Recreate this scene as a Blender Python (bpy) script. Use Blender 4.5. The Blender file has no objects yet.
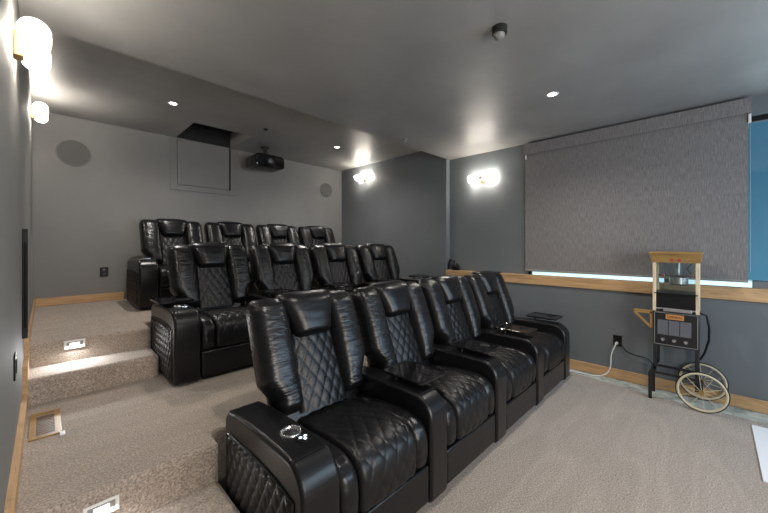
import bpy, math, random
from math import sin, cos, pi, radians, sqrt, exp
from mathutils import Vector, noise

sc = bpy.context.scene
COL = sc.collection

# ------------------------------------------------------------------ camera, world, exposure
cam_d = bpy.data.cameras.new('camera')
cam = bpy.data.objects.new('camera', cam_d); COL.objects.link(cam)
cam_d.sensor_width = 36.0
cam_d.lens = 332.5 / 768 * 36.0
cam_d.shift_y = -11.2 / 768
cam_d.clip_start = 0.02
cam.location = (0, 0, 1.5)
cam.rotation_euler = (radians(90), 0, radians(-45.5))
sc.camera = cam

sc.view_settings.view_transform = 'Standard'
sc.view_settings.look = 'None'
sc.view_settings.gamma = 1
sc.view_settings.use_curve_mapping = False
sc.view_settings.exposure = 0.42
sc.cycles.max_bounces = 10
sc.cycles.diffuse_bounces = 5
sc.cycles.glossy_bounces = 4
sc.cycles.transparent_max_bounces = 12
sc.cycles.sample_clamp_indirect = 4.0

world = bpy.data.worlds.new('dusk'); sc.world = world
world.use_nodes = True
wn, wl = world.node_tree.nodes, world.node_tree.links
bg = wn['Background']
tc = wn.new('ShaderNodeTexCoord'); sep = wn.new('ShaderNodeSeparateXYZ'); rmp = wn.new('ShaderNodeValToRGB')
wl.new(tc.outputs['Generated'], sep.inputs[0])
mr = wn.new('ShaderNodeMapRange'); mr.inputs[1].default_value = -0.3; mr.inputs[2].default_value = 0.5
wl.new(sep.outputs['Z'], mr.inputs[0]); wl.new(mr.outputs[0], rmp.inputs[0])
rmp.color_ramp.elements[0].position = 0.283; rmp.color_ramp.elements[0].color = (0.95, 1.25, 1.35, 1)
rmp.color_ramp.elements[1].position = 0.60; rmp.color_ramp.elements[1].color = (0.02, 0.11, 0.20, 1)
e = rmp.color_ramp.elements.new(0.287); e.color = (0.040, 0.19, 0.31, 1)
wl.new(rmp.outputs[0], bg.inputs[0]); bg.inputs[1].default_value = 1.0

def light(name, kind, loc, power, color=(1, 1, 1), parent=None, **kw):
    d = bpy.data.lights.new(name, kind); d.energy = power; d.color = color
    rot = kw.pop('rot', None)
    for k, v in kw.items(): setattr(d, k, v)
    o = bpy.data.objects.new(name, d); COL.objects.link(o); o.location = loc
    if rot: o.rotation_euler = rot
    if parent:
        o.parent = parent; o.location = Vector(loc) - parent.location
    return o
# unseen area lamps added at the plain front wall: cool daylight fill, warm fill
light('front_cool_fill', 'AREA', (3.2, -2.1, 1.75), 50, (0.56, 0.78, 1.0), shape='RECTANGLE', size=2.0, size_y=1.4, rot=(radians(90), 0, 0))
light('front_warm_fill', 'AREA', (0.9, -2.1, 1.5), 76, (1.0, 0.93, 0.86), shape='RECTANGLE', size=1.6, size_y=1.9, rot=(radians(90), 0, 0))

# ------------------------------------------------------------------ materials
def mat(name, col, rough=0.5, metal=0.0, spec=0.5, coat=0.0, emit=None, estr=0.0):
    m = bpy.data.materials.new(name); m.use_nodes = True
    b = m.node_tree.nodes['Principled BSDF']
    b.inputs['Base Color'].default_value = (*col, 1)
    b.inputs['Roughness'].default_value = rough
    b.inputs['Metallic'].default_value = metal
    b.inputs['Specular IOR Level'].default_value = spec
    b.inputs['Coat Weight'].default_value = coat
    if emit:
        b.inputs['Emission Color'].default_value = (*emit, 1); b.inputs['Emission Strength'].default_value = estr
    return m
def nd(m, t, **kw):
    n = m.node_tree.nodes.new(t)
    for k, v in kw.items(): setattr(n, k, v)
    return n
def lk(m, a, b): m.node_tree.links.new(a, b)
def bsdf(m): return m.node_tree.nodes['Principled BSDF']
def coords(m, scale=(1, 1, 1), kind='Object'):
    t = nd(m, 'ShaderNodeTexCoord'); mp = nd(m, 'ShaderNodeMapping')
    mp.inputs['Scale'].default_value = scale
    lk(m, t.outputs[kind], mp.inputs['Vector']); return mp.outputs[0]
def ntex(m, vec, scale, detail=3, rough=0.55, dist=0.0):
    n = nd(m, 'ShaderNodeTexNoise'); n.inputs['Scale'].default_value = scale
    n.inputs['Detail'].default_value = detail; n.inputs['Roughness'].default_value = rough
    n.inputs['Distortion'].default_value = dist
    lk(m, vec, n.inputs['Vector']); return n.outputs['Fac']
def ramp(m, fac, stops):
    r = nd(m, 'ShaderNodeValToRGB'); cr = r.color_ramp
    cr.elements[0].position, cr.elements[0].color = stops[0][0], (*stops[0][1], 1)
    cr.elements[1].position, cr.elements[1].color = stops[-1][0], (*stops[-1][1], 1)
    for p, c in stops[1:-1]:
        e = cr.elements.new(p); e.color = (*c, 1)
    lk(m, fac, r.inputs[0]); return r.outputs[0]
def bump(m, fac, strength, dist, prev=None):
    b = nd(m, 'ShaderNodeBump'); b.inputs['Strength'].default_value = strength; b.inputs['Distance'].default_value = dist
    lk(m, fac, b.inputs['Height'])
    if prev: lk(m, prev, b.inputs['Normal'])
    return b.outputs[0]

def paint(name, col, rough, spec=0.4, amt=0.06, bstr=0.12):
    m = mat(name, col, rough, spec=spec)
    v = coords(m)
    f = ntex(m, v, 1.7, 4)
    lk(m, ramp(m, f, [(0.3, tuple(c * (1 - amt) for c in col)), (0.7, tuple(c * (1 + amt) for c in col))]), bsdf(m).inputs['Base Color'])
    lk(m, bump(m, ntex(m, v, 140, 2), bstr, 0.004), bsdf(m).inputs['Normal'])
    return m
M = {}
M['wall'] = paint('grey_wall_paint', (0.180, 0.177, 0.171), 0.68)
M['wall_blue'] = paint('slate_wall_paint', (0.132, 0.146, 0.154), 0.55)
M['ceiling'] = paint('grey_ceiling_paint', (0.265, 0.262, 0.257), 0.45, spec=0.5, amt=0.10, bstr=0.2)

def carpet():
    m = mat('beige_carpet', (0.3, 0.25, 0.2), 0.95, spec=0.15)
    v = coords(m)
    fine = ntex(m, v, 105, 4, 0.78)
    c1 = ramp(m, fine, [(0.30, (0.13, 0.107, 0.088)), (0.5, (0.325, 0.270, 0.224)), (0.70, (0.60, 0.515, 0.44))])
    t = nd(m, 'ShaderNodeTexCoord'); mp = nd(m, 'ShaderNodeMapping')
    mp.inputs['Rotation'].default_value = (0, 0, radians(38)); mp.inputs['Scale'].default_value = (0.75, 3.4, 1)
    lk(m, t.outputs['Object'], mp.inputs['Vector'])
    big = ntex(m, mp.outputs[0], 1.25, 0, 0.4, 0.08)      # vacuum strokes: pile lying one way or the other
    c2 = ramp(m, big, [(0.36, (0.98, 0.98, 0.98)), (0.43, (0.94, 0.94, 0.935)), (0.50, (0.98, 0.98, 0.98)), (0.53, (1.06, 1.06, 1.06)), (0.60, (1.0, 1.0, 1.0)), (0.63, (0.95, 0.95, 0.95)), (0.7, (1.02, 1.02, 1.02))])
    mx = nd(m, 'ShaderNodeMix', data_type='RGBA', blend_type='MULTIPLY'); mx.inputs[0].default_value = 1
    lk(m, c1, mx.inputs[6]); lk(m, c2, mx.inputs[7])
    lk(m, mx.outputs[2], bsdf(m).inputs['Base Color'])
    bsdf(m).inputs['Sheen Weight'].default_value = 0.25
    lk(m, bump(m, fine, 0.5, 0.009), bsdf(m).inputs['Normal'])
    return m
M['carpet'] = carpet()

def wood(name, col, along='Y', rough=0.45):
    m = mat(name, col, rough)
    s = {'X': (1.2, 14, 14), 'Y': (14, 1.2, 14), 'Z': (14, 14, 1.2)}[along]
    f = ntex(m, coords(m, s), 2.2, 5, 0.6, 1.2)
    lk(m, ramp(m, f, [(0.25, tuple(c * 0.62 for c in col)), (0.5, col), (0.75, tuple(min(1, c * 1.25) for c in col))]), bsdf(m).inputs['Base Color'])
    lk(m, bump(m, f, 0.1, 0.003), bsdf(m).inputs['Normal'])
    return m
M['wood_y'] = wood('knotty_pine', (0.48, 0.295, 0.145), 'Y')
M['wood_x'] = wood('knotty_pine_back', (0.44, 0.255, 0.115), 'X')
M['oak'] = wood('honey_oak', (0.30, 0.175, 0.055), 'Y', 0.4)
M['pale_wood'] = wood('cream_painted_wood', (0.66, 0.52, 0.36), 'Z', 0.5)

def concrete():
    m = mat('bare_concrete', (0.4, 0.42, 0.38), 0.85)
    f = ntex(m, coords(m), 9, 5, 0.65)
    lk(m, ramp(m, f, [(0.3, (0.20, 0.21, 0.18)), (0.5, (0.40, 0.42, 0.38)), (0.75, (0.62, 0.63, 0.58))]), bsdf(m).inputs['Base Color'])
    lk(m, bump(m, f, 0.3, 0.01), bsdf(m).inputs['Normal'])
    return m
M['concrete'] = concrete()

def leather(name, wr, crinkle, spec=0.45):
    m = mat(name, (0.0055, 0.0056, 0.0064), wr, spec=spec)
    v = coords(m)
    r = nd(m, 'ShaderNodeMapRange'); r.inputs[3].default_value = wr - 0.07; r.inputs[4].default_value = wr + 0.09
    lk(m, ntex(m, v, 9, 4), r.inputs[0]); lk(m, r.outputs[0], bsdf(m).inputs['Roughness'])
    n = bump(m, ntex(m, v, 260, 2), 0.10, 0.002)
    n = bump(m, ntex(m, coords(m, (5, 9, 30)), 1.6, 2, 0.5, 0.8), crinkle, 0.012, n)
    lk(m, n, bsdf(m).inputs['Normal'])
    return m
M['leather'] = leather('black_leather_smooth', 0.30, 0.10, 0.38)
M['leather_soft'] = leather('black_leather_creased', 0.30, 0.42)
M['leather_quilt'] = leather('black_leather_quilted', 0.38, 0.12, 0.36)
M['chrome'] = mat('chrome', (0.75, 0.74, 0.72), 0.14, 1.0)
M['steel'] = mat('brushed_steel', (0.55, 0.56, 0.58), 0.35, 1.0)
M['gloss_black'] = mat('gloss_black_plastic', (0.006, 0.006, 0.007), 0.12, spec=0.5)
M['black'] = mat('black_plastic', (0.006, 0.006, 0.0065), 0.45, spec=0.25)
M['black_metal'] = mat('black_painted_metal', (0.010, 0.010, 0.011), 0.38)
M['dark'] = mat('dark_parts_and_shade', (0.01, 0.01, 0.01), 0.8)  # black parts, also the painted shade of the hatch and panel gap
M['white'] = mat('white_plastic', (0.72, 0.72, 0.70), 0.45)
M['paper'] = mat('white_sheet', (0.80, 0.81, 0.84), 0.6)
M['grey'] = mat('grey_trim', (0.22, 0.22, 0.21), 0.5)
M['grille'] = mat('speaker_cloth', (0.095, 0.093, 0.090), 0.8)
M['cream'] = mat('cream_enamel', (0.55, 0.48, 0.33), 0.4)
M['brown'] = mat('brown_register', (0.13, 0.085, 0.055), 0.5)
M['red'] = mat('red_knob', (0.35, 0.02, 0.05), 0.35)
M['orange'] = mat('orange_sign', (0.50, 0.22, 0.06), 0.5)
M['brass'] = mat('brass', (0.55, 0.36, 0.14), 0.3, 1.0)
M['door_glass'] = mat('grey_oven_glass', (0.11, 0.115, 0.13), 0.18)
M['lamp_on'] = mat('lit_lens', (1, 1, 1), 0.5, emit=(1.0, 0.97, 0.92), estr=14)
M['step_on'] = mat('step_light_lens', (1, 1, 1), 0.5, emit=(0.95, 0.98, 1.0), estr=1.3)
M['button_on'] = mat('lit_button', (0.6, 0.7, 0.75), 0.3, emit=(0.65, 0.85, 1.0), estr=0.9)
M['bulb'] = mat('lit_bulb', (1, 1, 1), 0.5, emit=(1.0, 0.93, 0.83), estr=850)

def glass(name, tint, gl=0.10):
    m = bpy.data.materials.new(name); m.use_nodes = True
    nt = m.node_tree; nt.nodes.remove(bsdf(m)); out = nt.nodes['Material Output']
    t = nd(m, 'ShaderNodeBsdfTransparent'); t.inputs[0].default_value = (*tint, 1)
    g = nd(m, 'ShaderNodeBsdfGlossy'); g.inputs['Roughness'].default_value = 0.03
    mx = nd(m, 'ShaderNodeMixShader'); mx.inputs[0].default_value = gl
    lk(m, t.outputs[0], mx.inputs[1]); lk(m, g.outputs[0], mx.inputs[2]); lk(m, mx.outputs[0], out.inputs[0])
    return m
M['pane'] = glass('clear_pane', (0.93, 0.97, 0.97), 0.10)
def ribbed_glass():
    m = bpy.data.materials.new('ribbed_lamp_glass'); m.use_nodes = True
    nt = m.node_tree; nt.nodes.remove(bsdf(m)); out = nt.nodes['Material Output']
    tcx = nd(m, 'ShaderNodeTexCoord'); s = nd(m, 'ShaderNodeSeparateXYZ'); lk(m, tcx.outputs['Object'], s.inputs[0])
    at = nd(m, 'ShaderNodeMath', operation='ARCTAN2'); lk(m, s.outputs['X'], at.inputs[0]); lk(m, s.outputs['Z'], at.inputs[1])
    cb = nd(m, 'ShaderNodeCombineXYZ'); lk(m, at.outputs[0], cb.inputs[0])
    my = nd(m, 'ShaderNodeMath', operation='MULTIPLY'); my.inputs[1].default_value = 4; lk(m, s.outputs['Y'], my.inputs[0]); lk(m, my.outputs[0], cb.inputs[1])
    f = ntex(m, cb.outputs[0], 4.5, 2, 0.5)
    c = ramp(m, f, [(0.36, (0.42, 0.40, 0.38)), (0.50, (0.72, 0.70, 0.68)), (0.62, (0.97, 0.97, 0.96))])
    t = nd(m, 'ShaderNodeBsdfTransparent'); lk(m, c, t.inputs[0])
    tr = nd(m, 'ShaderNodeBsdfTranslucent'); tr.inputs[0].default_value = (0.85, 0.84, 0.82, 1)
    mx = nd(m, 'ShaderNodeMixShader'); mx.inputs[0].default_value = 0.36
    lk(m, t.outputs[0], mx.inputs[1]); lk(m, tr.outputs[0], mx.inputs[2]); lk(m, mx.outputs[0], out.inputs[0])
    return m
M['lamp_glass'] = ribbed_glass()

def shade_cloth():
    m = mat('woven_shade_cloth', (0.16, 0.155, 0.16), 0.75, spec=0.25)
    f = ntex(m, coords(m, (1, 60, 5)), 2.5, 4, 0.7)
    g = ntex(m, coords(m, (1, 120, 120)), 1.5, 2, 0.6)
    ad = nd(m, 'ShaderNodeMath', operation='ADD'); lk(m, f, ad.inputs[0]); lk(m, g, ad.inputs[1])
    hf = nd(m, 'ShaderNodeMath', operation='MULTIPLY'); hf.inputs[1].default_value = 0.5; lk(m, ad.outputs[0], hf.inputs[0])
    lk(m, ramp(m, hf.outputs[0], [(0.36, (0.095, 0.087, 0.083)), (0.5, (0.180, 0.168, 0.165)), (0.66, (0.31, 0.295, 0.29))]), bsdf(m).inputs['Base Color'])
    lk(m, bump(m, g, 0.2, 0.004), bsdf(m).inputs['Normal'])
    return m
M['cloth'] = shade_cloth()

# ------------------------------------------------------------------ mesh helpers
class MB:
    def __init__(s): s.v = []; s.f = []
    def add(s, vs, fs):
        o = len(s.v); s.v += [tuple(p) for p in vs]; s.f += [tuple(i + o for i in f) for f in fs]; return s
    def box(s, x0, x1, y0, y1, z0, z1):
        return s.add([(x, y, z) for z in (z0, z1) for y in (y0, y1) for x in (x0, x1)],
                     [(0, 2, 3, 1), (4, 5, 7, 6), (0, 1, 5, 4), (2, 6, 7, 3), (0, 4, 6, 2), (1, 3, 7, 5)])
    def loft(s, rings, cap=True, closed=True):
        n = len(rings[0]); vs = [p for r in rings for p in r]; fs = []
        for j in range(len(rings) - 1):
            for i in range(n if closed else n - 1):
                k = (i + 1) % n
                fs.append((j * n + i, j * n + k, (j + 1) * n + k, (j + 1) * n + i))
        if cap and closed:
            fs.append(tuple(range(n - 1, -1, -1))); fs.append(tuple((len(rings) - 1) * n + i for i in range(n)))
        return s.add(vs, fs)
    def grid(s, pts):
        nj, ni = len(pts), len(pts[0])
        return s.add([p for r in pts for p in r],
                     [(j * ni + i, j * ni + i + 1, (j + 1) * ni + i + 1, (j + 1) * ni + i) for j in range(nj - 1) for i in range(ni - 1)])
    def cyl(s, p0, p1, r0, r1=None, n=20, cap=True):
        r1 = r0 if r1 is None else r1
        p0, p1 = Vector(p0), Vector(p1); d = (p1 - p0).normalized()
        a = d.orthogonal().normalized(); b = d.cross(a)
        return s.loft([[p + (a * cos(2 * pi * i / n) + b * sin(2 * pi * i / n)) * r for i in range(n)] for p, r in ((p0, r0), (p1, r1))], cap)
    def lathe(s, c, axis, prof, n=28):
        c, d = Vector(c), Vector(axis).normalized(); a = d.orthogonal().normalized(); b = d.cross(a)
        return s.loft([[c + d * h + (a * cos(2 * pi * i / n) + b * sin(2 * pi * i / n)) * max(r, 1e-4) for i in range(n)] for r, h in prof], False)
    def tube(s, pts, r, n=8, closed=False):
        pts = [Vector(p) for p in pts]; m = len(pts); rings = []; up = None
        for i, p in enumerate(pts):
            if closed: t = pts[(i + 1) % m] - pts[i - 1]
            else: t = pts[min(i + 1, m - 1)] - pts[max(i - 1, 0)]
            t.normalize()
            if up is None: up = t.orthogonal().normalized()
            up = (up - t * up.dot(t)).normalized(); b = t.cross(up)
            rings.append([p + (up * cos(2 * pi * k / n) + b * sin(2 * pi * k / n)) * r for k in range(n)])
        if closed: rings.append(rings[0])
        return s.loft(rings, not closed)
    def extrude_x(s, prof, x0, x1):
        n = len(prof)
        vs = [(x0, y, z) for y, z in prof] + [(x1, y, z) for y, z in prof]
        fs = [tuple(range(n)), tuple(range(2 * n - 1, n - 1, -1))] + [(i, i + n, (i + 1) % n + n, (i + 1) % n) for i in range(n)]
        return s.add(vs, fs)
    def build(s, name, m, parent=None, smooth=35, bevel=0.0, seg=3):
        me = bpy.data.meshes.new(name)
        off = Vector(parent.location) if parent else Vector((0, 0, 0))
        p = parent
        while p is not None and p.parent is not None:
            p = p.parent; off = off + Vector(p.location)
        me.from_pydata([tuple(Vector(v) - off) for v in s.v], [], s.f); me.update()
        import bmesh
        bm = bmesh.new(); bm.from_mesh(me); bmesh.ops.recalc_face_normals(bm, faces=bm.faces); bm.to_mesh(me); bm.free()
        me.materials.append(M[m])
        if smooth:
            me.shade_smooth(); me.set_sharp_from_angle(angle=radians(smooth))
        o = bpy.data.objects.new(name, me); COL.objects.link(o)
        if parent: o.parent = parent
        if bevel:
            b = o.modifiers.new('bevel', 'BEVEL'); b.width = bevel; b.segments = seg; b.limit_method = 'ANGLE'; b.angle_limit = radians(40)
        return o

def tag(o, label, cat, group=None):
    o['label'] = label; o['category'] = cat
    if group: o['group'] = group
    return o
def thing(name, label, cat, loc=(0, 0, 0), group=None):
    o = bpy.data.objects.new(name, None); COL.objects.link(o); o.location = loc; o.empty_display_size = 0.1
    return tag(o, label, cat, group)
def struct(o): o['kind'] = 'structure'; return o
def dup(root, loc, label, scale=None):
    r = root.copy(); COL.objects.link(r); r.location = loc; r['label'] = label
    if scale: r.scale = scale
    def rec(src, par):
        for ch in list(src.children):
            c = ch.copy(); COL.objects.link(c); c.parent = par; rec(ch, c)
    rec(root, r)
    return r
def bx(name, m, dims, parent=None, bevel=0.0, **kw):
    return MB().box(*dims).build(name, m, parent, bevel=bevel, **kw)

# ------------------------------------------------------------------ room shell
XL, XR, XU, YB, YF = -0.11, 4.525, 4.62, 5.74, -2.2     # left wall, right wall, set-back upper wall, back wall, front wall
ZC, ZR = 2.89, 3.12                                     # ceilings
T1, T2 = 0.41, 0.765                                    # tiers
S1, S2 = 0.205, 0.59                                    # stair treads
WX0, WX1, WZ0, WZ1 = -1.1, 1.80, 1.075, 2.72            # window opening (y range, z range)

struct(MB().box(XL - 0.2, XR + 0.3, YF - 0.2, YB + 0.2, -0.2, -0.012).build('floor', 'concrete', smooth=0))
cp_ = [(XL, YF), (4.24, YF), (4.255, -0.35), (4.235, 0.35), (4.30, 0.8), (4.37, 1.25), (4.38, 2.2), (XL, 2.2)]
struct(MB().add([(x, y, z) for z in (-0.012, 0.0) for x, y in cp_], [tuple(range(7, -1, -1)), tuple(range(8, 16))] + [(i, (i + 1) % 8, (i + 1) % 8 + 8, i + 8) for i in range(8)]).build('floor_carpet', 'carpet', smooth=0))

def tier(name, plan, z0, z1, bevel=0.028):
    n = len(plan)
    vs = [(x, y, z0) for x, y in plan] + [(x, y, z1) for x, y in plan]
    fs = [tuple(range(n - 1, -1, -1)), tuple(range(n, 2 * n))] + [(i, (i + 1) % n, (i + 1) % n + n, i + n) for i in range(n)]
    return struct(MB().add(vs, fs).build(name, 'carpet', bevel=bevel, seg=4))
tier('floor_middle_tier', [(XL, 1.94), (0.675, 1.94), (0.675, 2.10), (XR, 2.10), (XR, 4.0), (XL, 4.0)], 0.0, T1)
tier('floor_front_step', [(XL, 1.46), (0.672, 1.46), (0.672, 1.96), (XL, 1.96)], 0.0, S1)
tier('floor_rear_step', [(XL, 3.28), (0.665, 3.28), (0.665, 3.62), (XL, 3.62)], T1 - 0.02, S2)
tier('floor_top_tier', [(XL, 3.58), (0.665, 3.58), (0.665, 3.92), (XR, 3.92), (XR, YB), (XL, YB)], T1 - 0.02, T2)

struct(MB().box(XL - 0.15, XL, YF - 0.15, YB + 0.15, -0.1, 3.5).build('wall_left', 'wall', smooth=0))
struct(MB().box(XL - 0.15, XR + 0.3, YB, YB + 0.15, -0.1, 3.5).build('wall_back', 'wall', smooth=0))
struct(MB().box(XL - 0.15, XR + 0.3, YF - 0.15, YF, -0.1, 3.5).build('wall_front', 'wall', smooth=0))
wr = MB()
wr.box(XR, XR + 0.25, 3.04, YB + 0.1, -0.1, 3.5)               # rear stretch, full height
wr.box(XR, XR + 0.25, YF, 3.04, -0.1, 1.0)                     # dado below the ledge
wr.box(XU, XU + 0.16, WX1, 3.04, 1.0, 3.2)                     # upper wall left of the window
wr.box(XU, XU + 0.16, YF, WX0, 1.0, 3.2)
wr.box(XU, XU + 0.16, WX0, WX1, WZ1, 3.2)
wr.box(XU, XU + 0.16, WX0, WX1, 1.0, WZ0); wr.box(XU, XU + 0.16, WX0, -0.285, 1.0, 1.165)
struct(wr.build('wall_right', 'wall_blue', smooth=0))

struct(MB().box(XL - 0.1, XU + 0.3, YF - 0.1, 3.04, ZC, 3.5).build('ceiling', 'ceiling', smooth=0))
HX0, HX1, HY0, HY1 = 1.37, 2.16, 4.86, 5.735                    # hatch opening
cr = MB()
cr.box(XL - 0.1, HX0, 3.0, YB + 0.1, ZR, 3.5); cr.box(HX1, XU + 0.2, 3.0, YB + 0.1, ZR, 3.5)
cr.box(HX0, HX1, 3.0, HY0, ZR, 3.5); cr.box(HX0, HX1, HY1, YB + 0.1, ZR, 3.5); cr.box(HX0, HX1, HY0, HY1, 3.40, 3.5)
struct(cr.build('ceiling_rear', 'ceiling', smooth=0))

# window behind the shade
wf = MB()
fx0, fx1 = XU + 0.07, XU + 0.13
for (a, b, c, d) in ((WX0, WX0 + 0.05, WZ0, WZ1), (WX1 - 0.03, WX1, WZ0, WZ1), (WX0, WX1, WZ0, WZ0 + 0.008), (WX0, WX1, WZ1 - 0.05, WZ1), (0.30, 0.36, WZ0, WZ1)):
    wf.box(fx0, fx1, a, b, c, d)
w1 = struct(wf.build('window_1', 'black', bevel=0.004))
struct(bx('window_glass', 'pane', (fx0 + 0.02, fx0 + 0.026, WX0 + 0.05, WX1 - 0.03, WZ0 + 0.008, WZ1 - 0.05), w1))

# wooden ledge and baseboards
struct(MB().box(4.500, XU + 0.005, YF, 3.035, 0.985, 1.105).build('trim_1', 'wood_y', bevel=0.006))
struct(MB().box(XR - 0.014, XR, YF, 3.035, -0.008, 0.105).build('baseboard_right', 'wood_y', bevel=0.004))
struct(MB().box(XL, 0.75, YB - 0.015, YB, T2, T2 + 0.098).build('baseboard_back', 'wood_x', bevel=0.004))
bl = MB()
bl.box(XL, XL + 0.026, 1.96, 3.27, T1, T1 + 0.09)
bl.box(XL, XL + 0.026, 3.265, 3.345, T1, S2 + 0.10)
bl.box(XL, XL + 0.026, 3.34, 3.60, S2, S2 + 0.10)
bl.box(XL, XL + 0.026, 3.56, 3.64, S2, T2 + 0.10)
bl.box(XL, XL + 0.026, 3.63, YB - 0.015, T2, T2 + 0.10)
bl.box(XL, XL + 0.026, 1.90, 1.965, S1, T1 + 0.09)
bl.box(XL, XL + 0.026, 1.46, 1.91, S1, S1 + 0.09)
struct(bl.build('baseboard_left', 'wood_y', smooth=0))

# ------------------------------------------------------------------ the recliner
HW, AW, AWL, PITCH = 0.3125, 0.165, 0.188, 0.79
HY, HZ, REC = 0.60, 0.46, radians(21)
def bk(x, u, n):   # back frame: u up along the back, n out of it towards the sitter
    return (x, HY + u * sin(REC) - n * cos(REC), HZ + u * cos(REC) + n * sin(REC))
def sp(v, p): return math.copysign(abs(v) ** p, v)
def quilt(a, b, ca, cb, ex=0.36):
    u = a / ca + b / cb; v = a / ca - b / cb
    return (abs(sin(pi * u)) * abs(sin(pi * v))) ** ex
def lerp(a, b, t): return a + (b - a) * t
def puff(u0, u1, cx, hw, fd, rd, n0=0.0, r_top=0.07, r_bot=0.05, rows=36, N=36, seed=0, wrink=0.003, px=0.62, pn=0.8):
    """upholstered roll lying on the back frame; cx, hw, fd are functions of 0..1"""
    rings = []
    for j in range(rows + 1):
        t = 0.5 - 0.5 * cos(pi * j / rows); u = lerp(u0, u1, t)
        e = 1.0
        if u > u1 - r_top: e = sqrt(max(0.0, 1 - ((u - u1 + r_top) / r_top) ** 2))
        if u < u0 + r_bot: e = min(e, sqrt(max(0.0, 1 - ((u0 + r_bot - u) / r_bot) ** 2)))
        ew = lerp(0.62, 1, e); ring = []
        for i in range(N):
            th = 2 * pi * i / N
            x = cx(t) + hw(t) * ew * sp(cos(th), px)
            s_ = sp(sin(th), pn)
            d = fd(t) * max(e, 0.02) * s_ if s_ > 0 else rd * max(e, 0.02) * s_
            if s_ > 0:
                w = noise.noise((x * 9 + seed, u * 34 + seed * 3, seed)) + 0.6 * noise.noise((x * 22, u * 70, seed + 5))
                d += wrink * w * e
            ring.append(bk(x, u, n0 + d))
        rings.append(ring)
    return rings

ARM_TOP = lambda y: 0.590 - 0.10 * max(0, y - 0.30) ** 2 * 1.4
def arm_profile():
    p = [(0.015, 0.02), (0.0, 0.05), (0.0, 0.455)]
    for k in range(1, 13):
        a = pi - (pi / 2) * k / 12
        p.append((0.13 + 0.13 * cos(a), 0.455 + 0.133 * sin(a)))
    for k in range(1, 11): y = 0.13 + 0.63 * k / 10; p.append((y, ARM_TOP(y)))
    p += [(0.80, 0.52), (0.80, 0.02)]
    return p
def side_panel(xo, sgn, parent):
    nj, ni = 90, 130; pts = []
    for j in range(nj + 1):
        row = []
        for i in range(ni + 1):
            s, t = i / ni, j / nj
            y = 0.075 + 0.665 * s
            ztop = 0.462 - 0.30 * max(0, 0.30 - y) ** 1.6 - 0.06 * max(0, y - 0.45)
            z = 0.045 + (ztop - 0.045) * t
            ed = min(s, 1 - s, t * 0.7, (1 - t) * 0.7); rim = min(1.0, ed / 0.035)
            row.append((xo + sgn * (0.016 * rim ** 0.5 * (0.30 + 0.85 * quilt(y, z, 0.068, 0.110)) - 0.002), y, z))
        pts.append(row)
    pn = MB().grid(pts).build('side_panel', 'leather_quilt', parent, smooth=80)
    rim = []
    for k in range(41):
        y = 0.068 + 0.68 * k / 40
        rim.append((xo + sgn * 0.003, y, 0.470 - 0.30 * max(0, 0.30 - y) ** 1.6 - 0.06 * max(0, y - 0.45)))
    MB().tube([(xo + sgn * 0.003, 0.068, 0.05)] + rim + [(xo + sgn * 0.003, 0.748, 0.05)], 0.006, 6).build('piping', 'leather', parent)
def arm(root, sgn, outer, cup, tray, tray_at=(0.098, 0.28, 0.0)):
    aw = AW if sgn > 0 else AWL
    x0, x1 = sorted((sgn * HW, sgn * (HW + aw)))
    a = MB().extrude_x(arm_profile(), x0 + 0.002, x1 - 0.002).build('armrest', 'leather', root, bevel=0.018)
    xc = (x0 + x1) / 2
    seam = [(xx, yy + 0.0, zz) for xx, yy, zz in ((x0 + 0.012, 0.088, 0.5855), (xc, 0.088, 0.5865), (x1 - 0.012, 0.088, 0.5855))]
    MB().tube(seam, 0.0022, 6).build('seam', 'leather', a)
    if outer: side_panel(sgn * (HW + aw) - sgn * 0.002, sgn, a)
    if cup:
        xu = xc + 0.018
        zc = ARM_TOP(0.285) - 0.002
        ch = MB().lathe((xu, 0.285, zc), (0, 0, 1), [(0.036, -0.001), (0.0365, 0.004), (0.040, 0.0075), (0.046, 0.0075), (0.050, 0.004), (0.0505, -0.004)])
        ch.lathe((xu, 0.285, zc), (0, 0, 1), [(0.036, 0.001), (0.0355, 0.002), (0.004, 0.0022)])
        for k in range(20):
            an = 2 * pi * k / 20; ch.cyl((xu + 0.0435 * cos(an), 0.285 + 0.0435 * sin(an), zc + 0.005), (xu + 0.0435 * cos(an), 0.285 + 0.0435 * sin(an), zc + 0.0105), 0.003, n=8)
        o = ch.build('cup_holder', 'chrome', a, smooth=50); o['label'] = 'chrome cup holder ring'
        cp = MB().lathe((xu + 0.012, 0.195, ARM_TOP(0.195)), (0, 0, 1), [(0.034, -0.004), (0.034, 0.003), (0.030, 0.005), (0.0, 0.005)]).build('control_pad', 'gloss_black', a)
        bt = MB()
        for dx, dy in ((-0.012, 0.006), (0.012, 0.006), (0.0, -0.014)):
            bt.lathe((xu + 0.012 + dx, 0.195 + dy, ARM_TOP(0.195) + 0.005), (0, 0, 1), [(0.008, 0), (0.008, 0.002), (0.0, 0.003)], 14)
        o = bt.build('control_buttons', 'button_on', a); o['label'] = 'lit control buttons'
    if tray: make_tray(root, (xc + tray_at[0], tray_at[1]), xc, tray_at[2])
    return a
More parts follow.
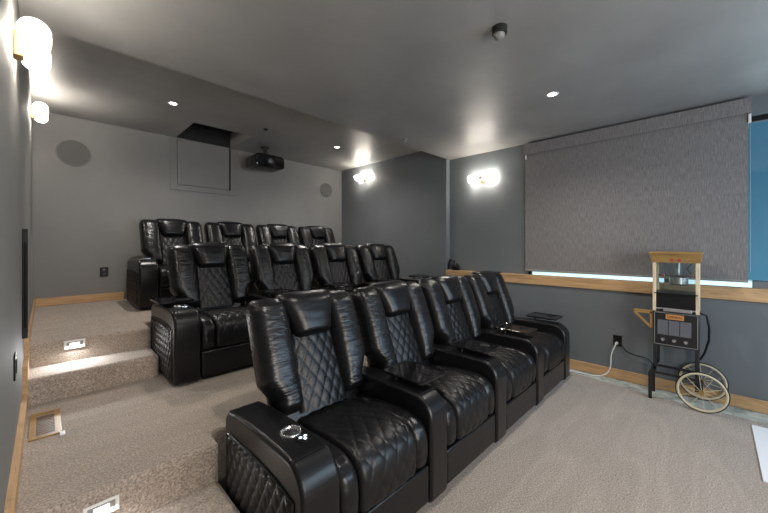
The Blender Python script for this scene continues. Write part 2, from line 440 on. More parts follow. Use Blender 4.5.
def make_tray(root, c, xc, ang=0.0, z=0.632):
    w, l, n = 0.135, 0.172, 8; r = 0.035
    def rr(k_w, k_l, z_):
        out = []
        for cx, cy, a0 in ((1, 1, 0), (-1, 1, pi / 2), (-1, -1, pi), (1, -1, 1.5 * pi)):
            for k in range(n + 1):
                a = a0 + (pi / 2) * k / n
                px = cx * (w - r) + r * cos(a); py = cy * (l - r) + r * sin(a)
                px *= k_w; py *= k_l
                out.append((c[0] + px * cos(ang) - py * sin(ang), c[1] + px * sin(ang) + py * cos(ang), z_))
        return out
    t = MB().loft([rr(0.97, 0.97, z - 0.014), rr(1, 1, z - 0.010), rr(1, 1, z), rr(0.96, 0.97, z + 0.002), rr(0.93, 0.945, z - 0.003)])
    tr = t.build('tray_table', 'gloss_black', root, smooth=30)
    hx, hy = c[0] + 0.05, c[1] - 0.06
    MB().lathe((hx, hy, z - 0.003), (0, 0, 1), [(0.043, 0), (0.043, 0.003), (0.038, 0.003), (0.036, 0.0006), (0.0, 0.0006)]).build('tray_cup_ring', 'black', tr)
    MB().cyl((xc, c[1] + 0.07, 0.57), (xc, c[1] + 0.07, z - 0.012), 0.012).build('tray_post', 'black_metal', tr)

def seat_path(u):
    """profile of the seat from the back (u=0) to under the front lip (u=1): y, z, normal"""
    pts = SEATP
    f = u * (len(pts) - 1); i = min(int(f), len(pts) - 2); t = f - i
    y = lerp(pts[i][0], pts[i + 1][0], t); z = lerp(pts[i][1], pts[i + 1][1], t)
    ny, nz = lerp(pts[i][2], pts[i + 1][2], t), lerp(pts[i][3], pts[i + 1][3], t)
    return y, z, ny, nz
def _mk():
    raw = [(0.66, 0.462), (0.56, 0.468), (0.45, 0.482), (0.33, 0.497), (0.22, 0.503), (0.14, 0.500), (0.075, 0.484), (0.03, 0.452), (0.008, 0.405), (0.002, 0.35), (0.004, 0.30), (0.012, 0.262), (0.035, 0.245)]
    # arc-length resample of a smooth (Catmull-Rom) curve
    fine = []
    for i in range(len(raw) - 1):
        p0, p1, p2, p3 = raw[max(i - 1, 0)], raw[i], raw[i + 1], raw[min(i + 2, len(raw) - 1)]
        for k in range(12):
            t = k / 12
            fine.append(tuple(0.5 * (2 * p1[c] + (p2[c] - p0[c]) * t + (2 * p0[c] - 5 * p1[c] + 4 * p2[c] - p3[c]) * t * t + (3 * p1[c] - p0[c] - 3 * p2[c] + p3[c]) * t ** 3) for c in (0, 1)))
    fine.append(raw[-1])
    L = [0]
    for a, b in zip(fine, fine[1:]): L.append(L[-1] + math.dist(a, b))
    out = []; n = 120; k = 0
    for j in range(n + 1):
        s = L[-1] * j / n
        while k < len(L) - 2 and L[k + 1] < s: k += 1
        t = (s - L[k]) / max(1e-9, L[k + 1] - L[k])
        out.append((lerp(fine[k][0], fine[k + 1][0], t), lerp(fine[k][1], fine[k + 1][1], t)))
    res = []
    for j, p in enumerate(out):
        a, b = out[max(j - 1, 0)], out[min(j + 1, n)]
        ty, tz = b[0] - a[0], b[1] - a[1]; l = math.hypot(ty, tz)
        res.append((p[0], p[1], -(-tz) / l * -1 if False else tz / l, -ty / l))
    return res, L[-1]
SEATP, SEATL = _mk()
def seat_patch(xa, xb, nx, quilted, edge, depth):
    """cushion strip following the seat profile between xa and xb"""
    pts = []; ny = 190
    for j in range(ny + 1):
        u = j / ny; y, z, n_y, n_z = seat_path(u); row = []
        for i in range(nx + 1):
            s = i / nx; x = lerp(xa, xb, s)
            d = min(s, 1 - s) * (xb - xa); k = min(1.0, d / edge); prof = sqrt(max(0.0, 1 - (1 - k) ** 2))
            eu = min(1.0, min(u, 1 - u) / 0.03)
            h = -depth * (1 - prof) - 0.02 * (1 - eu)
            if quilted: h += 0.0085 * (quilt(x, u * SEATL, 0.084, 0.150, 0.20) - 0.6) * prof + 0.010 * cos(pi * x / 0.45)
            else: h += 0.0028 * noise.noise((x * 14, u * 26, 3.1)) * prof
            row.append((x, y + n_y * h, z + n_z * h))
        pts.append(row)
    return MB().grid(pts)

def make_recliner(left_arm, right_outer, right_tray=True, left_tray=False, cup=True, tray_at=(0.098, 0.28, 0.0)):
    r = thing('recliner', 'black leather recliner', 'recliner')
    MB().box(-HW + 0.004, HW - 0.004, 0.045, 0.78, 0.06, 0.44).box(-HW + 0.03, HW - 0.03, 0.05, 0.76, 0.0, 0.07).build('base', 'leather', r, bevel=0.015)
    # front panel that swings out as the footrest
    MB().box(-HW + 0.006, HW - 0.006, 0.010, 0.06, 0.045, 0.243).build('footrest_panel', 'leather', r, bevel=0.012)
    seat_patch(-0.195, 0.195, 84, True, 0.03, 0.022).build('seat_cushion', 'leather_quilt', r, smooth=80)
    for a, b in ((-HW + 0.004, -0.193), (0.193, HW - 0.004)):
        seat_patch(a, b, 18, False, 0.045, 0.040).build('seat_bolster', 'leather', r, smooth=80)
    # back
    rings = []
    for j in range(25):
        t = j / 24; u = lerp(-0.22, 0.675, t)
        e = sqrt(max(0.02, 1 - max(0, (u - 0.605) / 0.07) ** 2)); ring = []
        for i in range(28):
            th = 2 * pi * i / 28
            ring.append(bk((0.302 - 0.01 * (1 - t)) * lerp(0.8, 1, e) * sp(cos(th), 0.3), u, -0.045 + 0.075 * e * sp(sin(th), 0.45)))
        rings.append(ring)
    MB().loft(rings).build('back_shell', 'leather', r, smooth=60)
    pts = []
    for j in range(67):
        t = j / 66; u = lerp(0.02, 0.455, t); hw = lerp(0.162, 0.138, t); row = []
        for i in range(43):
            s = -1 + 2 * i / 42; x = hw * s
            ed = min(1.0, (1 - abs(s)) / 0.10)
            row.append(bk(x, u, 0.045 + 0.022 * cos(s * pi / 2) + 0.009 * ed ** 0.5 * quilt(x, u, 0.068, 0.118, 0.3)))
        pts.append(row)
    MB().grid(pts).build('back_panel', 'leather_quilt', r, smooth=80)
    for sgn in (-1, 1):
        MB().loft(puff(0.035, 0.690, lambda t: sgn * lerp(0.222, 0.258, min(1, max(0, t - 0.135) * 6)), lambda t: lerp(0.078, 0.112, min(1, max(0, t - 0.135) * 6)),
                       lambda t: 0.126 - 0.02 * (2 * t - 1) ** 2, 0.05, 0.0, 0.10, 0.06, 60, 40, 7 + sgn, 0.0040)).build('back_bolster', 'leather_soft', r, smooth=80)
    MB().loft(puff(0.415, 0.712, lambda t: 0.0, lambda t: lerp(0.130, 0.228, t ** 1.5), lambda t: 0.126 + 0.012 * sin(pi * t), 0.04, 0.0,
                   0.10, 0.045, 40, 44, 3, 0.002, 0.55, 0.62)).build('headrest', 'leather', r, smooth=80)
    if left_arm: arm(r, -1, True, cup, left_tray, (0.0, 0.46, 0.0))
    arm(r, 1, right_outer, False, right_tray, tray_at)
    return r

ORD = ['leftmost', 'second from left', 'third from left', 'rightmost']
LBL = {
 'front': ['black leather recliner nearest the camera, its quilted outer side facing the carpeted step, front row',
           'front-row black leather recliner second from the step, glossy tray between it and the first',
           'front-row black leather recliner third from the step',
           'front-row black leather recliner beside the slate wall and wooden ledge'],
 'middle': ['middle-row black leather recliner beside the lit carpeted step, quilted outer arm showing',
            'middle-row black leather recliner second from the lit step',
            'middle-row black leather recliner third from the lit step',
            'middle-row black leather recliner at the end nearest the right wall'],
 'back': ['back-row black leather recliner with its plain outer arm by the wall outlet',
          'back-row black leather recliner second from the wall outlet',
          'back-row black leather recliner third from the wall outlet',
          'back-row black leather recliner nearest the right wall']}
ROWS = [('front', 1.125, 0.0, 1.055, 0.718, 1.025), ('middle', 2.88, T1, 0.985, 0.700, 1.0), ('back', 4.51, T2, 0.97, 0.748, 0.99)]
P = [make_recliner(True, False), make_recliner(False, False), make_recliner(False, True)]
P2 = make_recliner(True, False, True, True)
for o in P + [P2]: pass
first = {}
for name, yf, zf, zs, xl, xs in ROWS:
    for i in range(4):
        src = (P2 if name == 'middle' else P[0]) if i == 0 else P[2] if i == 3 else P[1]
        loc = (xl + xs * (HW + AW + PITCH * i), yf, zf)
        key = src.name
        if key not in first:
            first[key] = src; src.location = loc; src.scale = (xs, 1, zs); src['label'] = LBL[name][i]; o = src
        else:
            o = dup(src, loc, LBL[name][i], (xs, 1, zs))
        o['group'] = 'recliners in the %s row' % name

# ------------------------------------------------------------------ wall sconces
def sconce(x, y, z, d, label):
    r = thing('wall_sconce', label, 'wall light', (x, y, z), 'two-jar wall sconces')
    bp = MB().box(*sorted((x, x + d * 0.035)), y - 0.035, y + 0.035, z - 0.075, z + 0.045).build('backplate', 'oak', r, bevel=0.006)
    xc = x + d * 0.074
    MB().cyl((x + d * 0.03, y, z), (xc, y, z), 0.012).cyl((xc, y - 0.045, z), (xc, y + 0.045, z), 0.020).cyl((xc, y, z - 0.03), (xc, y, z + 0.03), 0.016).build('arm', 'steel', r)
    for s in (-1, 1):
        jar = bpy.data.objects.new('glass_jar', None)
        me = MB().lathe((0, 0, 0), (0, s, 0), [(0.022, 0.0), (0.050, 0.006), (0.056, 0.02), (0.056, 0.145), (0.0535, 0.150), (0.046, 0.148), (0.030, 0.146), (0.0, 0.146)], 36)
        j = me.build('glass_jar', 'lamp_glass', None, smooth=60); bpy.data.objects.remove(jar)
        j.parent = r; j.location = Vector((xc, y + s * 0.045, z)) - r.location
        b = MB().lathe((0, 0, 0), (0, s, 0), [(0.0, 0.045), (0.012, 0.047), (0.018, 0.058), (0.020, 0.072), (0.016, 0.090), (0.0, 0.100)], 16).build('bulb', 'bulb', None, smooth=60)
        b.parent = j
        MB().lathe((0, 0, 0), (0, s, 0), [(0.015, 0.0), (0.015, 0.044), (0.0, 0.044)], 14).build('socket', 'steel', None).parent = j
    return r
sconce(XL, 2.41, 2.49, 1, 'two-jar glass wall sconce on the left wall, nearest the camera')
sconce(XL, 4.98, 2.88, 1, 'two-jar glass wall sconce on the left wall by the back corner')
sconce(XR, 4.98, 2.88, -1, 'two-jar glass wall sconce on the right wall above the back row')
sconce(XU, 2.44, 2.505, -1, 'two-jar glass wall sconce between the vertical corner strip and the roller shade')

# ------------------------------------------------------------------ recessed ceiling lights
def downlight(x, y, z, label, power=68, col=(1.0, 0.95, 0.88)):
    r = thing('ceiling_light', label, 'ceiling light', (x, y, z), 'recessed ceiling lights')
    MB().lathe((x, y, z), (0, 0, -1), [(0.036, -0.02), (0.036, 0.002), (0.046, 0.005), (0.055, 0.001), (0.055, -0.001)], 32).build('trim_ring', 'white', r)
    MB().lathe((x, y, z), (0, 0, -1), [(0.036, 0.0005), (0.0, 0.0015)], 24).build('lens', 'lamp_on', r)
    light('downlight_beam', 'SPOT', (x, y, z - 0.02), power, col, r, spot_size=radians(150), spot_blend=0.9, shadow_soft_size=0.03)
downlight(3.27, 1.04, ZC, 'recessed ceiling light in front of the roller shade')
downlight(1.02, 4.38, ZR, 'recessed ceiling light over the left of the back row')
downlight(3.37, 4.40, ZR, 'recessed ceiling light between projector and right wall sconce')
downlight(1.00, 1.00, ZC, 'added, unseen recessed ceiling light above the front row', 50)  # extra lamp added out of view, mirroring the one by the shade

struct(MB().box(HX0 - 0.01, HX1 + 0.01, HY0 - 0.01, YB, 3.36, 3.39).box(HX0, HX1 - 0.002, YB - 0.02, YB - 0.002, ZR + 0.003, 3.36).build('ceiling_hatch_shade', 'dark', smooth=0))  # dark lid and back sheet put in for the shaded hatch interior
# unlit recessed eyeball fitting
r = thing('eyeball_light', 'unlit dark ceiling fitting with a grey eyeball below it on the front ceiling', 'ceiling light', (2.03, 0.96, ZC))
MB().lathe((2.03, 0.96, ZC), (0, 0, -1), [(0.046, -0.001), (0.046, 0.040), (0.043, 0.044), (0.0, 0.044)], 32).build('can', 'dark', r)
MB().lathe((2.030, 0.965, ZC - 0.044), (0, 0, -1), [(0.036, 0.0), (0.034, 0.014), (0.026, 0.026), (0.012, 0.032), (0.0, 0.033)], 24).build('eyeball', 'grey', r)
tag(MB().lathe((2.15, 4.42, ZR), (0, 0, -1), [(0.03, 0), (0.03, 0.008), (0.012, 0.016), (0.010, 0.03), (0.0, 0.032)], 20).build('sprinkler_head', 'black_metal'),
    'small black sprinkler head on the rear ceiling near the projector', 'sprinkler')
tag(MB().lathe((3.30, 2.86, ZC), (0, 0, -1), [(0.035, 0), (0.035, 0.008), (0.013, 0.014), (0.012, 0.04), (0.02, 0.042), (0.0, 0.045)], 20).build('sprinkler_head', 'grey'),
    'small grey sprinkler head near the edge of the lower ceiling', 'sprinkler')

# ------------------------------------------------------------------ projector
px, py, pz = 2.54, 5.25, 2.855
r = thing('projector', 'black ceiling projector hanging by the back wall', 'projector', (px, py, pz))
rings = []
for yy, k in ((-0.20, 0.90), (-0.185, 1.0), (0.16, 1.0), (0.19, 0.93)):
    ring = []
    for i in range(40):
        th = 2 * pi * i / 40
        ring.append((px + 0.25 * k * sp(cos(th), 0.32), py + yy, pz + 0.105 * k * sp(sin(th), 0.45)))
    rings.append(ring)
MB().loft(rings).build('body', 'gloss_black', r, smooth=40)
ln = MB().lathe((px, py - 0.19, pz + 0.005), (0, -1, 0), [(0.062, -0.01), (0.062, 0.025), (0.052, 0.03), (0.048, 0.01)], 28).build('lens_barrel', 'black', r)
MB().lathe((px, py - 0.20, pz + 0.005), (0, -1, 0), [(0.048, 0.0), (0.03, 0.012), (0.0, 0.016)], 24).build('lens', 'door_glass', ln)
vt = MB()
for k in range(9): vt.box(px - 0.215, px - 0.09, py - 0.2035, py - 0.19, pz - 0.045 + 0.011 * k, pz - 0.040 + 0.011 * k)
vt.build('vent', 'black', r)
MB().box(px - 0.07, px + 0.07, py - 0.07, py + 0.07, pz + 0.098, pz + 0.125).cyl((px, py, pz + 0.10), (px, py, ZR - 0.02), 0.028).cyl((px, py, ZR - 0.025), (px, py, ZR), 0.065).build('ceiling_mount', 'black_metal', r, bevel=0.004)
MB().tube([(px + 0.06, py + 0.05, pz + 0.10), (px + 0.09, py + 0.07, pz + 0.16), (px + 0.07, py + 0.06, pz + 0.21), (px + 0.03, py + 0.03, ZR - 0.01)], 0.006).build('cable', 'black', r)

# ------------------------------------------------------------------ access panel below the ceiling hatch, ceiling hatch edge, wall speakers
r = thing('access_panel', 'square framed grey access panel on the back wall under the ceiling hatch', 'access panel', (1.77, YB, 2.7))
fr = MB()
X0, X1, Z0, Z1 = 1.297, 2.235, 2.335, 3.115
fr.box(X0, X0 + 0.085, YB - 0.014, YB, Z0, Z1).box(X1 - 0.085, X1, YB - 0.014, YB, Z0, Z1).box(X0 + 0.085, X1 - 0.085, YB - 0.014, YB, Z0, Z0 + 0.075)
fr.build('frame', 'wall', r, bevel=0.003)
bx('gap_shade', 'dark', (X1 - 0.096, X1 - 0.066, YB - 0.016, YB - 0.001, Z0 + 0.08, Z1), r)  # dark strip standing in for the shadow beside the panel
MB().box(X0 + 0.093, X1 - 0.095, YB - 0.022, YB - 0.002, Z0 + 0.085, Z1 - 0.01).build('panel', 'wall', r, bevel=0.003)
def wall_speaker(x, z, rad, label):
    r = thing('wall_speaker', label, 'speaker', (x, YB, z), 'round in-wall speakers on the back wall')
    MB().lathe((x, YB, z), (0, -1, 0), [(rad, 0), (rad, 0.010), (rad - 0.006, 0.013), (rad - 0.012, 0.008)], 48).build('rim', 'wall', r)
    MB().lathe((x, YB, z), (0, -1, 0), [(rad - 0.010, 0.009), (rad * 0.5, 0.010), (0.0, 0.010)], 40).build('grille', 'grille', r)
wall_speaker(0.25, 2.667, 0.165, 'round grey in-wall speaker by the left corner of the back wall')
wall_speaker(4.12, 2.658, 0.150, 'round grey in-wall speaker by the right corner of the back wall')

def outlet(name, label, c, axis, w=0.078, h=0.118, m='black'):
    r = thing(name, label, 'outlet', c)
    x, y, z = c
    if axis == 'y': MB().box(x - w / 2, x + w / 2, y - 0.007, y, z - h / 2, z + h / 2).build('plate', m, r, bevel=0.003); f = lambda a, b, t: (x + a, y - 0.007 - t, z + b)
    else:
        s = -1 if axis == '-x' else 1
        MB().box(*sorted((x, x + s * 0.007)), y - w / 2, y + w / 2, z - h / 2, z + h / 2).build('plate', m, r, bevel=0.003); f = lambda a, b, t: (x + s * (0.007 + t), y + a, z + b)
    if name == 'wall_outlet':
        for dz in (-0.027, 0.027):
            p0, p1 = Vector(f(0, dz, 0)), Vector(f(0, dz, 0.003)); MB().cyl(p0, p1, 0.017).build('socket', 'gloss_black', r)
    else:
        a, b = Vector(f(-0.016, -0.033, 0)), Vector(f(0.016, 0.033, 0.004))
        MB().box(*sorted((a.x, b.x)), *sorted((a.y, b.y)), *sorted((a.z, b.z))).build('rocker', 'gloss_black', r)
    return r
outlet('wall_outlet', 'black wall outlet on the back wall beside the back row', (0.543, YB, 1.146), 'y', 0.085, 0.125)
outlet('wall_outlet', 'black wall outlet with plugs between front row and popcorn cart', (XR, 0.75, 0.425), '-x', 0.082, 0.12)
outlet('light_switch', 'black switch plate low on the left wall by the stairs', (XL, 2.46, 0.90), 'x', 0.08, 0.125)

# gray panel with a black edge standing off the left wall
r = thing('sliding_panel', 'grey sliding panel with black pull edge on the left wall above the stairs', 'panel', (XL, 3.8, 1.25))
MB().box(XL + 0.001, XL + 0.022, 3.31, 5.0, 0.92, 1.59).build('panel', 'wall', r, bevel=0.003)
MB().box(XL + 0.001, XL + 0.026, 3.25, 3.31, 0.88, 1.61).build('edge_strip', 'dark', r, bevel=0.003)
MB().tube([(XL + 0.018, 3.252, 1.53), (XL + 0.018, 3.235, 1.52), (XL + 0.018, 3.235, 0.95), (XL + 0.018, 3.252, 0.94)], 0.005).build('pull_bar', 'black', r)

# floor register
r = thing('floor_vent', 'wood-framed brown floor vent in the carpet by the left wall', 'vent', (0.0, 2.89, T1))
VX0, VX1, VY0, VY1 = -0.068, 0.066, 2.69, 3.09
MB().box(VX0, VX0 + 0.028, VY0, VY1, T1, T1 + 0.008).box(VX1 - 0.028, VX1, VY0, VY1, T1, T1 + 0.008).box(VX0 + 0.028, VX1 - 0.028, VY0, VY0 + 0.03, T1, T1 + 0.008).box(VX0 + 0.028, VX1 - 0.028, VY1 - 0.03, VY1, T1, T1 + 0.008).build('frame', 'oak', r)
sl = MB()
for k in range(12): sl.box(VX0 + 0.028, VX1 - 0.028, VY0 + 0.035 + k * 0.026, VY0 + 0.052 + k * 0.026, T1, T1 + 0.006)
sl.build('slats', 'brown', r)
tag(bx('paper_scrap', 'paper', (0.056, 0.080, 2.65, 2.69, T1 + 0.001, T1 + 0.012), bevel=0.002), 'small white scrap beside the floor vent', 'scrap')

# step lights in the risers
def step_light(x, y, z, label, power):
    r = thing('step_light', label, 'step light', (x, y, z), 'recessed step lights')
    w, h = 0.062, 0.033
    MB().box(x - w, x + w, y - 0.007, y, z - h, z - h + 0.012).box(x - w, x + w, y - 0.007, y, z + h - 0.012, z + h).box(x - w, x - w + 0.014, y - 0.007, y, z - h + 0.012, z + h - 0.012).box(x + w - 0.014, x + w, y - 0.007, y, z - h + 0.012, z + h - 0.012).build('frame', 'white', r, bevel=0.002)
    MB().box(x - w + 0.014, x + w - 0.014, y - 0.003, y - 0.001, z - h + 0.012, z + h - 0.012).build('housing', 'grey', r)
    MB().box(x - 0.028, x + 0.028, y - 0.0055, y - 0.003, z - 0.010, z + 0.012).build('lens', 'step_on', r, bevel=0.002)
    light('step_glow', 'AREA', (x, y - 0.012, z), power, (0.97, 0.98, 1.0), r, shape='RECTANGLE', size=0.06, size_y=0.03, rot=(radians(-48), 0, 0))
step_light(0.161, 3.58, 0.722, 'lit recessed step light below the top tier', 3.0)
step_light(0.175, 1.94, 0.325, 'lit recessed step light at the bottom edge of the picture below the middle tier', 1.8)

# ------------------------------------------------------------------ roller shade
r = thing('roller_shade', 'wide grey woven roller shade lowered over the window', 'shade', (4.58, 0.78, 2.0))
SY0, SY1 = -0.268, 1.812
MB().box(4.588, 4.592, SY0 + 0.02, SY1 - 0.005, 1.160, 2.74).build('fabric', 'cloth', r, smooth=0)
MB().box(4.545, 4.555, SY0, SY1, 2.722, 2.862).box(4.555, 4.62, SY0, SY0 + 0.008, 2.722, 2.862).box(4.555, 4.62, SY1 - 0.008, SY1, 2.722, 2.862).box(4.555, 4.62, SY0, SY1, 2.854, 2.862).build('valance', 'cloth', r, smooth=0)
MB().cyl((4.592, SY0 + 0.02, 1.163), (4.592, SY1 - 0.005, 1.163), 0.012).build('bottom_bar', 'grey', r)
MB().box(4.575, 4.605, SY0, SY0 + 0.02, 2.64, 2.722).build('end_bracket', 'white', r, bevel=0.003)
MB().box(4.58, 4.60, SY1 - 0.022, SY1 - 0.006, 2.67, 2.722).build('end_bracket', 'white', r, bevel=0.003)
MB().tube([(4.585, SY0 + 0.006, 2.70), (4.585, SY0 + 0.006, 1.25)], 0.003).build('pull_cord', 'grey', r)

# things on the ledge
r = thing('pouch', 'small black pouch with a standing strap at the left end of the ledge', 'bag', (4.56, 2.93, 1.105))
rings = []
for z_, k in ((0.0, 0.9), (0.02, 1.0), (0.06, 0.95), (0.10, 0.6), (0.115, 0.3)):
    rings.append([(4.56 + 0.028 * k * sp(cos(2 * pi * i / 24), .7), 2.88 + 0.070 * k * sp(sin(2 * pi * i / 24), .7), 1.105 + z_) for i in range(24)])
MB().loft(rings).build('body', 'leather', r)
MB().tube([(4.56, 3.020, 1.11), (4.56, 3.015, 1.20), (4.56, 2.985, 1.265), (4.56, 2.945, 1.275), (4.56, 2.910, 1.235), (4.56, 2.880, 1.16), (4.56, 2.860, 1.115)], 0.013).build('strap', 'leather', r)
tag(MB().box(4.515, 4.60, 2.14, 2.40, 1.105, 1.119).build('flat_case', 'gloss_black', bevel=0.004), 'thin flat black case lying on the wooden ledge behind the end recliner', 'case')

# ------------------------------------------------------------------ popcorn cart
C0, C1, D0, D1 = 4.150, 4.440, 0.072, 0.405
r = thing('popcorn_cart', 'black popcorn cart with oak canopy and spoked wheels beside the slate wall', 'popcorn cart', (4.295, 0.25, 0.0))
def rect(x0, x1, y0, y1, z): return [(x0, y0, z), (x1, y0, z), (x1, y1, z), (x0, y1, z)]
cy = MB().loft([rect(C0 - 0.005, C1 + 0.005, D0 - 0.005, D1 + 0.005, 1.335), rect(C0 - 0.03, C1 + 0.03, D0 - 0.020, D1 + 0.020, 1.418)])
cy.box(C0 - 0.035, C1 + 0.035, D0 - 0.025, D1 + 0.025, 1.418, 1.436)
cn = cy.build('canopy', 'oak', r, bevel=0.003)
bb = MB()
for yy in (0.205, 0.260): bb.cyl((C0 - 0.020, yy, 1.362), (C0 - 0.008, yy, 1.36), 0.011, n=14)
bb.build('canopy_badge', 'red', cn)
for xx in (C0, C1 - 0.026):
    for yy in (D0, D1 - 0.026):
        MB().box(xx, xx + 0.026, yy, yy + 0.026, 0.866, 1.336).build('post', 'pale_wood', r, bevel=0.003)
for nm, dm in (('front', (C0 + 0.010, C0 + 0.013, D0 + 0.026, D1 - 0.026, 1.045, 1.335)), ('rear', (C1 - 0.013, C1 - 0.010, D0 + 0.026, D1 - 0.026, 1.045, 1.335)),
               ('a', (C0 + 0.026, C1 - 0.026, D0 + 0.010, D0 + 0.013, 1.045, 1.335)), ('b', (C0 + 0.026, C1 - 0.026, D1 - 0.013, D1 - 0.010, 1.045, 1.335))):
    bx('glass_pane', 'pane', dm, r)
dk = MB().box(C0 + 0.006, C1 - 0.006, D0 + 0.020, D1 - 0.020, 0.90, 1.035).box(C0 - 0.004, C1 + 0.004, D0 + 0.012, D1 - 0.012, 1.035, 1.046).build('warming_deck', 'black', r, bevel=0.003)
dr = MB().box(C0 - 0.012, C0 + 0.03, D0 + 0.05, D1 - 0.08, 0.872, 0.902).box(C0 + 0.0, C0 + 0.03, D0 + 0.026, D1 - 0.026, 0.888, 0.900).build('crumb_drawer', 'steel', r, bevel=0.003)
# kettle
kc = (4.29, 0.222)
kt = MB().lathe((*kc, 1.115), (0, 0, 1), [(0.0, 0), (0.060, 0.002), (0.070, 0.015), (0.072, 0.075), (0.078, 0.082), (0.070, 0.088), (0.02, 0.105), (0.0, 0.107)], 30)
kt.cyl((kc[0], kc[1], 1.22), (kc[0], kc[1], 1.335), 0.012)
ke = kt.build('kettle', 'steel', r)
MB().cyl((kc[0], D0 + 0.03, 1.205), (kc[0], D1 - 0.03, 1.205), 0.005).tube([(kc[0], D0 + 0.05, 1.205), (kc[0] - 0.03, D0 + 0.09, 1.28), (kc[0] - 0.03, D0 + 0.05, 1.33)], 0.005).build('kettle_bar', 'black_metal', ke)
MB().lathe((kc[0] - 0.05, D1 - 0.07, 1.205), (-1, 0, 0), [(0.0, -0.012), (0.012, -0.008), (0.015, 0), (0.012, 0.008), (0, 0.012)], 16).build('kettle_knob', 'red', ke)
MB().lathe((kc[0] - 0.05, D0 + 0.055, 1.21), (-1, 0, 0), [(0.0, -0.012), (0.012, -0.008), (0.015, 0), (0.012, 0.008), (0, 0.012)], 16).build('kettle_knob', 'brass', ke)
# cabinet with control panel
cb = MB().box(C0 + 0.004, C1 - 0.004, D0 + 0.004, D1 - 0.004, 0.535, 0.868).build('cabinet', 'black_metal', r, bevel=0.004)
tb = MB(); e0, e1, g0, g1 = D0 + 0.010, D1 - 0.012, 0.548, 0.858
for (a, b, c, d) in ((e0, e1, g0, g0 + 0.005), (e0, e1, g1 - 0.005, g1), (e0, e0 + 0.005, g0, g1), (e1 - 0.005, e1, g0, g1)): tb.box(C0, C0 + 0.006, a, b, c, d)
tb.build('trim_line', 'grey', cb)
for k in range(3):
    a = D0 + 0.055 + k * 0.082
    bx('window_pane', 'door_glass', (C0, C0 + 0.005, a, a + 0.077, 0.645, 0.785), cb, 0.001)
    kn = MB().cyl((C0 + 0.004, a + 0.038, 0.600), (C0 - 0.016, a + 0.038, 0.600), 0.016, 0.013).box(C0 - 0.019, C0 - 0.014, a + 0.034, a + 0.042, 0.586, 0.614)
    kn.build('knob', 'steel', cb)
sg = bx('sign_plate', 'orange', (C0 - 0.001, C0 + 0.006, D0 + 0.105, D0 + 0.235, 0.797, 0.843), cb, 0.001)
fc = bpy.data.curves.new('sign_lettering', 'FONT'); fc.body = 'CARNIVAL'; fc.size = 0.030; fc.extrude = 0.0008; fc.align_x = 'CENTER'; fc.align_y = 'CENTER'
to = bpy.data.objects.new('sign_lettering', fc); COL.objects.link(to); fc.materials.append(M['dark'])
dg = bpy.context.evaluated_depsgraph_get(); me_ = bpy.data.meshes.new_from_object(to.evaluated_get(dg)); bpy.data.objects.remove(to)
to = bpy.data.objects.new('sign_lettering', me_); COL.objects.link(to)
to.parent = cb; to.location = Vector((C0 - 0.002, D0 + 0.170, 0.820)) - Vector(r.location); to.rotation_euler = (radians(90), 0, radians(-90)); to.scale = (0.78, 1, 1)
# legs and braces
for xx in (C0 + 0.004, C1 - 0.030):
    MB().box(xx, xx + 0.026, D1 - 0.032, D1 - 0.004, 0.30, 0.54).add(*[[(xx, D1 - 0.032, 0.31), (xx + 0.026, D1 - 0.032, 0.31), (xx + 0.026, D1 - 0.004, 0.34), (xx, D1 - 0.004, 0.34),
        (xx, D1 + 0.006, 0.255), (xx + 0.026, D1 + 0.006, 0.255), (xx + 0.026, D1 + 0.034, 0.255), (xx, D1 + 0.034, 0.255)], [(0, 1, 2, 3), (4, 7, 6, 5), (0, 4, 5, 1), (1, 5, 6, 2), (2, 6, 7, 3), (3, 7, 4, 0)]]).box(xx, xx + 0.026, D1 + 0.006, D1 + 0.034, -0.012 if xx > 4.37 else 0.0, 0.258).build('leg', 'black_metal', r, bevel=0.002)
    MB().box(xx, xx + 0.026, D0 + 0.004, D0 + 0.032, 0.16, 0.54).build('leg', 'black_metal', r, bevel=0.002)
    MB().box(xx + 0.004, xx + 0.022, D0 + 0.02, D1 + 0.01, 0.255, 0.277).build('brace', 'black_metal', r, bevel=0.002)
WY, WZ, WR = 0.058, 0.180, 0.180
MB().cyl((4.125, WY, WZ), (4.475, WY, WZ), 0.009).box(4.15, 4.45, D0 - 0.01, D0 + 0.02, WZ - 0.02, WZ + 0.01).build('axle', 'black_metal', r)
for xx in (4.128, 4.470):
    tr_ = MB().tube([(xx, WY + (WR - 0.006) * cos(2 * pi * k / 48), WZ + (WR - 0.006) * sin(2 * pi * k / 48)) for k in range(48)], 0.006, 8, True)
    wh = tr_.build('wheel', 'black', r)
    MB().tube([(xx, WY + (WR - 0.017) * cos(2 * pi * k / 48), WZ + (WR - 0.017) * sin(2 * pi * k / 48)) for k in range(48)], 0.0105, 8, True).build('rim', 'cream', wh)
    spk = MB()
    for k in range(10):
        a = 2 * pi * k / 10 + 0.2; spk.cyl((xx, WY + 0.012 * cos(a), WZ + 0.012 * sin(a)), (xx, WY + (WR - 0.022) * cos(a), WZ + (WR - 0.022) * sin(a)), 0.0022, n=6)
    spk.build('spokes', 'cream', wh)
    MB().cyl((xx - 0.016, WY, WZ), (xx + 0.016, WY, WZ), 0.018).build('hub', 'brass', wh)
hd = MB()
def bar(a, b, w=0.012, t=0.011):
    a, b = Vector(a), Vector(b); d = (b - a).normalized(); up = Vector((1, 0, 0)); n = d.cross(up)
    hd.loft([[p + up * sx * t + n * sy * w for sx, sy in ((-1, -1), (1, -1), (1, 1), (-1, 1))] for p in (a, b)])
hx = C0 + 0.03
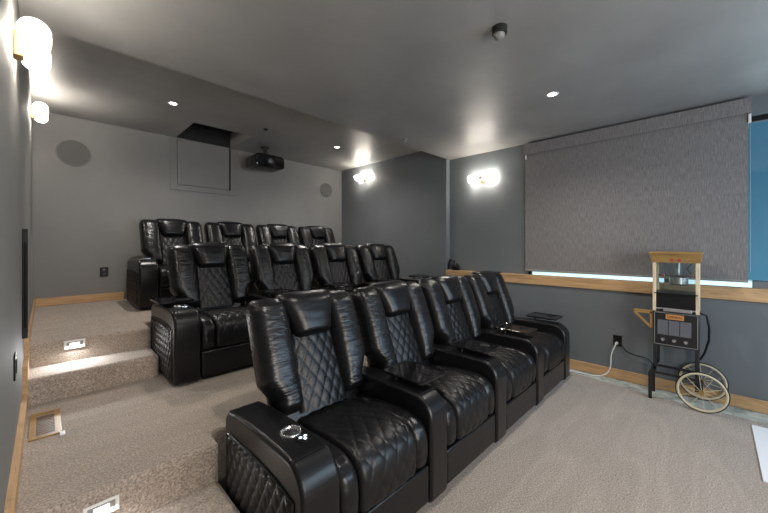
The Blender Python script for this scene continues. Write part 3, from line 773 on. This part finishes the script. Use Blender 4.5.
bar((hx, D1 - 0.004, 0.845), (hx, D1 + 0.150, 0.845), 0.017); bar((hx, D1 + 0.150, 0.838), (hx, D1 + 0.02, 0.700), 0.010); bar((hx, D1 + 0.012, 0.690), (hx, D1 + 0.012, 0.850), 0.012)
hd.build('handle', 'oak', r, bevel=0.003)
MB().tube([(4.40, D0 + 0.01, 0.85), (4.40, D0 - 0.045, 0.83), (4.40, D0 - 0.062, 0.72), (4.40, D0 - 0.060, 0.60), (4.41, D0 - 0.030, 0.47), (4.42, D0 + 0.0, 0.40)], 0.009).build('power_cable', 'black', r)

def smooth_path(p, n=8):
    out = []; p = [Vector(q) for q in p]
    for i in range(len(p) - 1):
        a, b, c, d = p[max(i - 1, 0)], p[i], p[i + 1], p[min(i + 2, len(p) - 1)]
        for k in range(n):
            t = k / n; out.append(0.5 * (2 * b + (c - a) * t + (2 * a - 5 * b + 4 * c - d) * t * t + (3 * b - a - 3 * c + d) * t ** 3))
    return out + [p[-1]]
tag(MB().tube(smooth_path([(4.49, 0.755, 0.40), (4.47, 0.77, 0.36), (4.475, 0.80, 0.26), (4.475, 0.81, 0.12), (4.46, 0.85, 0.04), (4.43, 0.95, 0.0), (4.40, 1.10, 0.005), (4.36, 1.22, 0.008), (4.22, 1.27, 0.008), (4.15, 1.36, 0.008), (4.10, 1.55, 0.008)]), 0.0055).cyl((4.515, 0.755, 0.40), (4.485, 0.755, 0.40), 0.014).build('extension_cord', 'white'),
    'white cord running from the right wall outlet to the end recliner', 'cord')
tag(MB().tube(smooth_path([(4.495, 0.74, 0.452), (4.475, 0.72, 0.42), (4.48, 0.66, 0.335), (4.49, 0.58, 0.305), (4.48, 0.50, 0.300), (4.47, 0.44, 0.26), (4.46, 0.40, 0.18)]), 0.005).cyl((4.515, 0.742, 0.452), (4.488, 0.742, 0.452), 0.014).build('power_cord', 'black'),
    'black cord running from the right wall outlet to the popcorn cart', 'cord')
tag(MB().add([(3.19, -0.238, 0.0), (4.12, -0.243, 0.0), (4.15, -0.9, 0.0), (3.15, -0.9, 0.0), (3.19, -0.238, 0.008), (4.12, -0.243, 0.008), (4.15, -0.9, 0.008), (3.15, -0.9, 0.008)],
             [(3, 2, 1, 0), (4, 5, 6, 7), (0, 1, 5, 4), (1, 2, 6, 5), (2, 3, 7, 6), (3, 0, 4, 7)]).build('foam_board', 'paper', smooth=0),
    'white board lying flat on the carpet in front of the popcorn cart', 'board')
